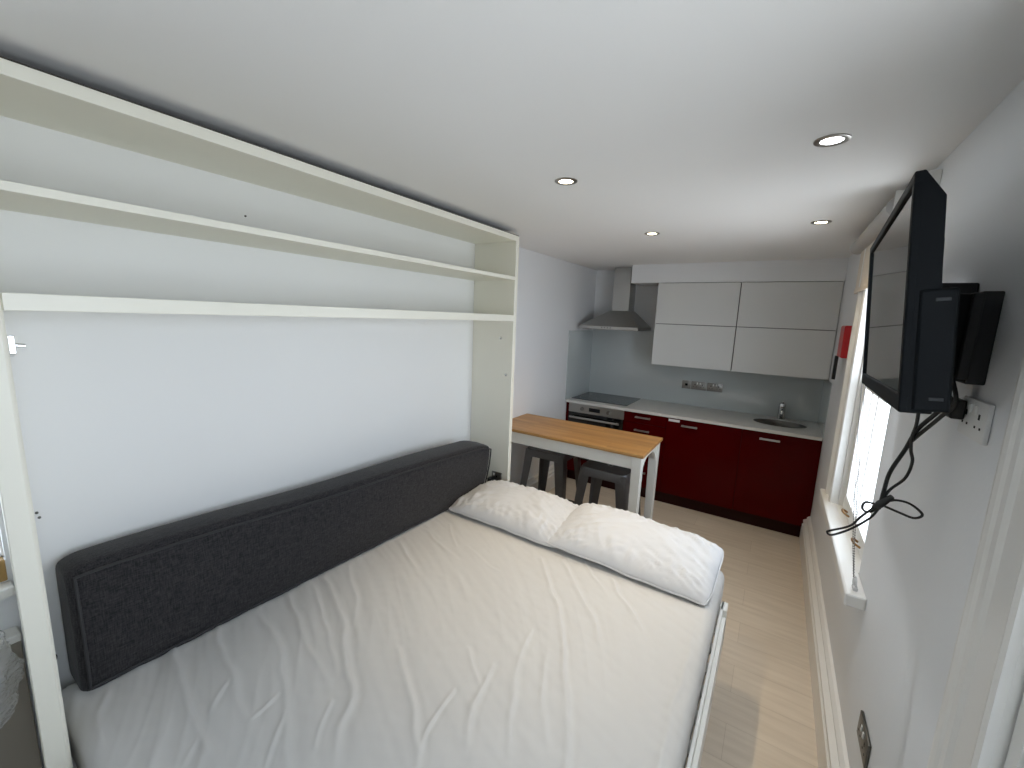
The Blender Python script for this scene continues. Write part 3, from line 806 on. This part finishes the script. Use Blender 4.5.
for k in range(n):
    q = (k + 1) % n
    b.faces.new((L[2][k], L[2][q], L[3][q], L[3][k])); b.faces.new((L[0][k], L[1][k], L[1][q], L[0][q]))
    b.faces.new((L[0][k], L[0][q], L[2][q], L[2][k])); b.faces.new((L[1][k], L[3][k], L[3][q], L[1][q]))
solo('worktop', b, M['top'], 'pale stone worktop running the width of the kitchen', 'worktop', (-.74, 4.36, .874))
# sink
sk = thing('sink', 'oval stainless steel sink set in the worktop', 'sink', (SXc, SYc, .75))
b = BM(); rings = []
for f, z in ((1.0, .8985), (.99, .896), (.95, .86), (.90, .79), (.80, .762), (.35, .755), (.12, .752)):
    rings.append([b.verts.new((SXc + SA * f * math.cos(a), SYc + SB * f * math.sin(a), z)) for a in [2 * math.pi * k / 48 for k in range(48)]])
for f, z in ((.13, .748), (.82, .756), (.92, .785), (.968, .86), (.985, .87)):
    rings.append([b.verts.new((SXc + SA * f * math.cos(a), SYc + SB * f * math.sin(a), z)) for a in [2 * math.pi * k / 48 for k in range(48)]])
for A, B in zip(rings, rings[1:]):
    for k in range(48): b.faces.new((A[k], A[(k + 1) % 48], B[(k + 1) % 48], B[k]))
b.faces.new(rings[6]); obj('bowl', b, M['steelk'], sk, True)
b = BM(); disc(b, [(.001, .7525), (.030, .7525), (.030, .757), (.022, .759), (.001, .758)], (SXc, SYc, 0), 24); obj('drain', b, M['chrome'], sk, 'auto')
# tap
tp = thing('mixer_tap', 'chrome mixer tap standing behind the oval sink', 'tap', (.095, 4.60, .90))
b = BM(); disc(b, [(.001, .9005), (.034, .9005), (.034, .908), (.029, .912), (.028, 1.01), (.030, 1.02), (.001, 1.021)], (.095, 4.60, 0), 24); obj('body', b, M['chrome'], tp, 'auto')
b = BM(); tube(b, catmull([(.095, 4.60, .985), (.095, 4.54, 1.005), (.095, 4.475, 1.012), (.095, 4.445, 1.002), (.095, 4.44, .975)], 6), .013, 14); obj('spout', b, M['chrome'], tp, 'auto')
b = BM(); disc(b, [(.001, 1.0215), (.030, 1.022), (.028, 1.048), (.012, 1.055), (.001, 1.056)], (.095, 4.60, 0), 24)
prism(b, [(.085, 4.60, 1.042), (.105, 4.60, 1.042), (.101, 4.525, 1.072), (.089, 4.525, 1.072)], (0, .002, .010), .001); obj('lever', b, M['chrome'], tp, 'auto')
# hob
hb = thing('ceramic_hob', 'black ceramic glass hob set in the worktop above the oven', 'hob', (-1.55, 4.40, .90))
b = BM(); box(b, -1.842, -1.228, 4.145, 4.655, .9002, .906, .002); obj('glass_top', b, M['hob'], hb)
for x, y, rr in ((-1.70, 4.28, .09), (-1.70, 4.53, .072), (-1.40, 4.28, .072), (-1.40, 4.53, .09)):
    b = BM(); lathe(b, [(rr, .9061), (rr, .9064), (rr - .003, .9064), (rr - .003, .9061)], (x, y, 0), 40); obj('cooking_zone', b, M['steeld'], hb)
# splashback
sp = thing('splashback', 'pale blue-grey glass splashback on the kitchen end wall', 'splashback', (-.74, 4.675, .90))
b = BM(); box(b, XL + .006, XR - .006, YB - .006, YB - .0005, .9005, 1.664); obj('glass_panel', b, M['splash'], sp)
b = BM(); box(b, XL + .0005, XL + .006, 4.02, YB - .001, .9005, 1.632); obj('return_panel', b, M['splash'], sp)
b = BM(); box(b, XR - .006, XR - .0005, 4.06, YB - .001, .9005, 1.334); obj('return_panel', b, M['splash'], sp)
# sockets on the splashback
U, V, Wn = Vector((1, 0, 0)), Vector((0, 0, 1)), Vector((0, -1, 0)); ys = YB - .0062
gs = 'steel plates on the splashback'
double_socket('wall_switch', 'single square steel switch plate with dark rocker, left of the splashback sockets', (-.772, ys, 1.118), U, V, Wn, M['steeld'], .086, .086, 0, gs)
double_socket('wall_socket', 'double steel socket next to the square switch plate on the splashback', (-.652, ys, 1.118), U, V, Wn, M['steeld'], .146, .086, 2, gs)
double_socket('wall_socket', 'double steel socket on the splashback, the one nearest the tap', (-.500, ys, 1.118), U, V, Wn, M['steeld'], .146, .086, 2, gs)

# ------------------------------------------------------------------ extractor hood
hd = thing('cooker_hood', 'stainless steel chimney cooker hood over the hob', 'hood', (-1.52, 4.45, 1.66))
hx0, hx1, hy0, hy1 = -1.822, -1.192, 4.18, YB - .008
cx0, cx1, cy0 = -1.575, -1.392, 4.47
b = BM(); box(b, hx0, hx1, hy0, hy1, 1.660, 1.692, .001); rim = obj('canopy_rim', b, M['steel'], hd)
b = BM(); hexa(b, [(hx0, hy0, 1.692), (hx1, hy0, 1.692), (hx1, hy1, 1.692), (hx0, hy1, 1.692)], [(cx0 - .012, cy0 - .012, 1.858), (cx1 + .012, cy0 - .012, 1.858), (cx1 + .012, hy1, 1.858), (cx0 - .012, hy1, 1.858)]); obj('canopy', b, M['hood'], hd)
b = BM(); box(b, cx0, cx1, cy0, hy1, 1.8585, 2.12, .001); obj('chimney', b, M['hood'], hd)
b = BM(); box(b, cx0 + .004, cx1 - .004, cy0 + .004, hy1, 2.12, ZC - .0005); obj('chimney_top', b, M['hood'], hd)
for x in (-1.52,):
    for k in range(4):
        b = BM(); disc(b, [(.001, 0), (.006, 0), (.005, -.004), (.001, -.0045)], (x - .045 + .03 * k, hy0, 1.678), 12, 1); obj('push_button', b, M['blackm'], hd)
b = BM(); box(b, hx0 + .03, hx1 - .03, hy0 + .03, hy1 - .03, 1.656, 1.6598); obj('filter', b, M['steeld'], hd)

# ------------------------------------------------------------------ wall cabinets
for (x0, x1, lab) in ((-1.062, -.347, 'pale gloss wall cabinet with two flap doors next to the cooker hood'), (-.340, .379, 'pale gloss wall cabinet with two flap doors next to the right wall')):
    t = thing('wall_cabinet', lab, 'cabinet', ((x0 + x1) / 2, 4.49, 1.335), 'wall cabinets')
    b = BM(); box(b, x0 + .002, x1 - .002, 4.322, YB - .008, 1.337, 2.1345); obj('carcass', b, M['carc'], t)
    for za, zb in ((1.335, 1.7365), (1.7425, 2.130)):
        b = BM(); box(b, x0, x1, 4.30, 4.32, za, zb, .0015); obj('flap_door', b, M['upper'], t)
# fire blanket
fb = thing('fire_blanket', 'red fire blanket case on the right wall by the wall cabinets', 'fire blanket', (.35, 3.5, 1.57))
b = BM(); prism(b, [(.344, 3.44, 1.575), (.344, 3.44, 1.77), (.350, 3.44, 1.778), (XR - .0005, 3.44, 1.778), (XR - .0005, 3.44, 1.568), (.350, 3.44, 1.568)], (0, .20, 0), .004); obj('case', b, M['redbox'], fb)
for y in (3.62,):
    b = BM(); box(b, .334, .353, y - .02, y + .018, 1.41, 1.572, .002); obj('pull_strap', b, M['blackm'], fb)

# ------------------------------------------------------------------ television
Nt = Vector((.1741, 1.0650, 2.0406)); Nb = Vector((.2091, 1.0492, 1.6023)); Ft = Vector((.2160, 1.8074, 2.0172)); Fb = Vector((.2511, 1.7917, 1.5789))
Ux = ((Fb - Nb) + (Ft - Nt)).normalized(); Vz = ((Nt - Nb) + (Ft - Fb)); Vz = (Vz - Ux * Vz.dot(Ux)).normalized(); Wx = Ux.cross(Vz)
TW = (Fb - Nb).length; TH = (Nt - Nb).length
mw = Matrix((Ux, Vz, Wx)).transposed().to_4x4(); mw.translation = Nb
tv = thing('television', 'black flat-screen television on a bracket high on the right wall', 'television', mw=mw)
def loc(bm): bm.transform(mw); return bm
b = BM(); prism(b, [(0, 0, .006), (0, TH, .006), (0, TH, .011), (0, TH - .05, .040), (0, TH * .55, .042), (0, .0, .042)], (TW, 0, 0), .002); obj('back_case', loc(b), M['black'], tv)
b = BM(); box(b, 0, TW, 0, .034, -.004, .010, .003); box(b, 0, TW, TH - .020, TH, -.004, .010, .003); box(b, 0, .020, .03, TH - .018, -.004, .010, .003); box(b, TW - .020, TW, .03, TH - .018, -.004, .010, .003)
obj('bezel', loc(b), M['black'], tv)
b = BM(); box(b, .018, TW - .018, .032, TH - .018, .001, .006); obj('screen', loc(b), M['screen'], tv)
b = BM(); box(b, -.003, TW - .003, .004, .228, .0125, .066, .006, 3); obj('rear_housing', loc(b), M['black'], tv)
for v in (.028, .208):
    b = BM(); box(b, -.0042, -.0015, v - .003, v + .003, .035, .055, .001); obj('case_screw', loc(b), M['blackm'], tv)
# bracket
br = thing('tv_bracket', 'black pivoting wall bracket behind the television', 'bracket', (.37, 1.45, 1.75))
b = BM(); box(b, .352, XR - .0005, 1.30, 1.405, 1.645, 1.845, .003); box(b, .335, .353, 1.285, 1.30, 1.655, 1.84, .002); box(b, .335, .353, 1.365, 1.38, 1.655, 1.84, .002); obj('wall_plate', b, M['blackm'], br)
cp = mw @ Vector((.36, .20, .068)); 
b = BM(); prism(b, [(.345, 1.31, 1.66), (.345, 1.36, 1.66), (cp.x + .012, cp.y + .12, 1.66), (cp.x + .012, cp.y - .12, 1.66)], (0, 0, .18), .003); obj('arm', b, M['blackm'], br)
b = BM(); box(b, .26, .46, .12, .32, .0665, .077, .003); box(b, .25, .28, .05, .36, .0665, .084, .002); box(b, .44, .47, .05, .36, .0665, .084, .002); obj('mount_plate', loc(b), M['blackm'], br)
b = BM(); box(b, .298, XR - .0005, 1.45, 1.54, 1.76, 1.875, .004); obj('end_stop', b, M['blackm'], br)

# cables
C_A = [(.338,1.330,1.66),(.338,1.330,1.619),(.343,1.330,1.604),(.335,1.360,1.569),(.315,1.400,1.513),(.304,1.420,1.454),(.286,1.430,1.387),(.281,1.430,1.336),(.279,1.430,1.301)]
C_B = [(.302,1.360,1.62),(.302,1.360,1.569),(.307,1.380,1.528),(.308,1.400,1.494),(.313,1.410,1.458),(.322,1.420,1.425),(.317,1.430,1.378),(.292,1.430,1.339),(.279,1.430,1.301)]
C_R = [(.279,1.430,1.301),(.282,1.430,1.299),(.304,1.420,1.317),(.329,1.400,1.321),(.347,1.370,1.310),(.336,1.380,1.293),(.314,1.400,1.292),(.287,1.430,1.292)]
C_L = [(.279,1.430,1.301),(.279,1.430,1.292),(.253,1.450,1.286),(.249,1.460,1.264),(.261,1.450,1.259),(.280,1.430,1.284)]
C_T = [(.279,1.430,1.301),(.285,1.430,1.308),(.248,1.440,1.248),(.228,1.450,1.208),(.192,1.460,1.179),(.183,1.470,1.166),(.194,1.460,1.165),(.230,1.450,1.199),(.265,1.440,1.247),(.279,1.430,1.287)]
tc = thing('tv_cables', 'bundle of black television cables looped and tied below the screen', 'cables', (.28, 1.43, 1.3))
for nm, P, r_ in (('power_cable', C_A, .0048), ('aerial_cable', C_B, .0036)):
    b = BM(); tube(b, catmull(P, 8), r_, 8); obj(nm, b, M['cable'], tc, True)
b = BM(); tube(b, catmull([(.338,1.325,1.655),(.350,1.318,1.60),(.340,1.352,1.56),(.322,1.395,1.508),(.311,1.412,1.480)], 8), .0044, 8); obj('signal_cable', b, M['cable'], tc, True)
for P in (C_R, C_L, C_T):
    b = BM(); tube(b, catmull(P, 8), .0030, 8); obj('cable_loop', b, M['cable'], tc, True)
b = BM(); tube(b, [(.268, 1.442, 1.272), (.279, 1.43, 1.296), (.297, 1.42, 1.325)], [.006, .010, .006], 10); obj('cable_tie', b, M['cable'], tc, True)

# sockets under the bracket and by the skirting, on the right wall
Ur, Vr, Wr = Vector((0, -1, 0)), Vector((0, 0, 1)), Vector((-1, 0, 0))
double_socket('wall_socket', 'white double socket on the wall just below the television bracket', (XR - .0005, 1.30, 1.57), Ur, Vr, Wr, M['white'], .146, .086, 2)
b = BM(); box(b, .350, .374, 1.335, 1.38, 1.56, 1.605, .004); tube(b, catmull([(.345, 1.338, 1.60), (.338, 1.336, 1.625), (.338, 1.332, 1.655)], 5), .0035, 8)
solo('plug', b, M['cable'], 'black plug in the white socket below the television bracket', 'plug', (.352, 1.335, 1.585))
double_socket('wall_socket', 'brushed steel double socket low on the right wall above the skirting', (XR - .0005, 1.61, .45), Ur, Vr, Wr, M['steelk'], .146, .086, 2)

# ------------------------------------------------------------------ downlights
def downlight(x, y, label, lamp, col, watts, ang=95, rr=.046):
    t = thing('downlight', label, 'ceiling light', (x, y, ZC), 'recessed ceiling downlights')
    b = BM(); lathe(b, [(rr - .018, -.0005), (rr - .016, -.004), (rr - .004, -.005), (rr, -.003), (rr, -.0003)], (x, y, ZC), 36); obj('rim', b, M['lamprim'], t, 'auto')
    b = BM(); disc(b, [(.001, -.0006), (rr - .018, -.0006), (rr - .018, -.0022), (.001, -.0030)], (x, y, ZC), 32); obj('lamp', b, lamp, t, True)
    ld = bpy.data.lights.new('downlight_beam', 'SPOT'); ld.energy = watts; ld.color = col; ld.spot_size = math.radians(ang); ld.spot_blend = .9; ld.shadow_soft_size = .022
    lo = bpy.data.objects.new('downlight_beam', ld); COL.objects.link(lo); lo.parent = t; lo.location = (0, 0, -.012)
    return t
WARM = (1, .78, .50); COOL = (.90, .95, 1)
downlight(.062, 1.645, 'cool white recessed downlight, the largest one, above the television', M['lampA'], COOL, 36, 84)
downlight(-.816, 1.650, 'warm recessed downlight above the bed, nearest the shelf unit', M['lampB'], WARM, 40, 74)
downlight(-.766, 2.822, 'warm recessed downlight above the breakfast table', M['lampB'], WARM, 32, 110)
downlight(.113, 2.840, 'warm recessed downlight above the aisle near the roller blind', M['lampB'], WARM, 9, 90)

# ------------------------------------------------------------------ bag hanging by the left window
lg = thing('boxed_ledge', 'low taupe boxed panel below the left window, behind the plastic bag', 'panel', (-1.82, -.2, 0))
b = BM(); box(b, XL + .0005, -1.802, -.62, .166, 0, .745, .002); obj('front_panel', b, M['taupe'], lg)
b = BM(); box(b, XL + .0005, -1.796, -.625, .168, .745, .768, .004); obj('top_board', b, M['trim'], lg)
hk = thing('plastic_bag', 'crumpled clear plastic bag hanging at the left edge beside the shelf unit', 'bag', (-1.715, .05, .9))
b = BM(); n, m_ = 64, 90; rings = []
for j in range(m_ + 1):
    f = j / m_; z = .90 - .36 * f
    rad = .012 + .072 * math.sin(math.pi * min(1, f * 1.02)) ** .5
    ring = []
    for k in range(n):
        a = 2 * math.pi * k / n
        c1, s1_ = math.cos(a), math.sin(a)
        rdg = 1 - abs(noise.noise((c1 * 2.2 + 3, s1_ * 2.2, z * 30 + 2 * c1)))
        q = rad * (1 + .14 * noise.noise((c1 * 2, s1_ * 2, z * 16)) + .10 * rdg ** 4 + .06 * noise.noise((c1 * 5, s1_ * 5, z * 55)))
        ring.append(b.verts.new((-1.708 + .85 * q * c1, .048 + 1.12 * q * s1_, z + .008 * noise.noise((c1 * 3, s1_ * 3, z * 20)))))
    rings.append(ring)
for A, B in zip(rings, rings[1:]):
    for k in range(n): b.faces.new((A[k], A[(k + 1) % n], B[(k + 1) % n], B[k]))
b.faces.new(rings[0][::-1]); b.faces.new(rings[-1])
obj('bag', b, M['film'], hk, True)
b = BM(); tube(b, catmull([(XL, .045, .955), (-1.76, .045, .955), (-1.715, .045, .935), (-1.708, .047, .896)], 5), .004, 8); obj('hook', b, M['white'], hk, True)

# ------------------------------------------------------------------ daylight
wd = bpy.data.worlds.new('overcast_sky'); SC.world = wd; wd.use_nodes = True
bg = wd.node_tree.nodes['Background']; bg.inputs[1].default_value = 6.0
# bright hazy horizon and sunlit street below, duller cloud overhead
wt = wd.node_tree; wc = N(wt, 'ShaderNodeTexCoord'); sx = N(wt, 'ShaderNodeSeparateXYZ'); wr = N(wt, 'ShaderNodeMapRange'); wr.inputs['From Min'].default_value = -1; wr.inputs['From Max'].default_value = 1
cr = N(wt, 'ShaderNodeValToRGB'); cr.color_ramp.elements[0].position = 0; cr.color_ramp.elements[0].color = (.62, .66, .70, 1); cr.color_ramp.elements[1].position = 1; cr.color_ramp.elements[1].color = (.34, .43, .54, 1)
for p_, c_ in ((.42, (.76, .83, .90, 1)), (.53, (.99, 1.12, 1.30, 1)), (.66, (.70, .80, .92, 1))):
    e_ = cr.color_ramp.elements.new(p_); e_.color = c_
wt.links.new(wc.outputs['Generated'], sx.inputs[0]); wt.links.new(sx.outputs[2], wr.inputs[0]); wt.links.new(wr.outputs[0], cr.inputs[0]); # +X side of the sky made brighter, added to lift the left kitchen wall
wm = N(wt, 'ShaderNodeMapRange'); wm.inputs['From Min'].default_value = -.6; wm.inputs['From Max'].default_value = .6; wm.inputs['To Min'].default_value = .75; wm.inputs['To Max'].default_value = 1.2
wx = N(wt, 'ShaderNodeMath', operation='MULTIPLY'); wx.inputs[1].default_value = 7.8
wt.links.new(sx.outputs[0], wm.inputs[0]); wt.links.new(wm.outputs[0], wx.inputs[0]); wt.links.new(wx.outputs[0], bg.inputs[1])
wt.links.new(cr.outputs[0], bg.inputs[0])
def portal(name, c, rot, sx, sy):
    l = bpy.data.lights.new(name, 'AREA'); l.shape = 'RECTANGLE'; l.size = sx; l.size_y = sy; l.cycles.is_portal = True
    o = bpy.data.objects.new(name, l); COL.objects.link(o); o.location = c; o.rotation_euler = rot
for nm, W, x, s in (('daylight_portal', W1, XR + WT + .01, 1), ('daylight_portal', W2, XR + WT + .01, 1), ('daylight_portal', W3, XL - WT - .01, -1)):
    portal(nm, (x, (W[0] + W[1]) / 2, (W[2] + W[3]) / 2), (0, math.radians(90 * s), 0), W[3] - W[2], W[1] - W[0])


# ------------------------------------------------------------------ camera
f_, yaw, pit, rol = 418.006484, -.562686789, .159741171, -.0384133089
cy, sy = math.cos(yaw), math.sin(yaw); cp_, sp_ = math.cos(pit), math.sin(pit)
fwd = Vector((sy * cp_, cy * cp_, -sp_)); right = Vector((cy, -sy, 0)); down = fwd.cross(right)
c, s = math.cos(rol), math.sin(rol)
r2 = c * right + s * down; d2 = -s * right + c * down
cam = bpy.data.cameras.new('camera'); co = bpy.data.objects.new('camera', cam); COL.objects.link(co)
mwc = Matrix((r2, -d2, -fwd)).transposed().to_4x4(); mwc.translation = (0, 0, 1.7534); co.matrix_world = mwc
cam.sensor_width = 36; cam.sensor_fit = 'HORIZONTAL'; cam.lens = f_ / 1024 * 36; cam.clip_start = .02
SC.camera = co
SC.view_settings.view_transform = 'Standard'; SC.view_settings.look = 'None'; SC.view_settings.gamma = 1
SC.view_settings.use_curve_mapping = False; SC.view_settings.exposure = 0
SC.cycles.max_bounces = 10; SC.cycles.diffuse_bounces = 6; SC.cycles.transparent_max_bounces = 12; SC.cycles.sample_clamp_indirect = 6
SC.cycles.caustics_reflective = False; SC.cycles.caustics_refractive = False
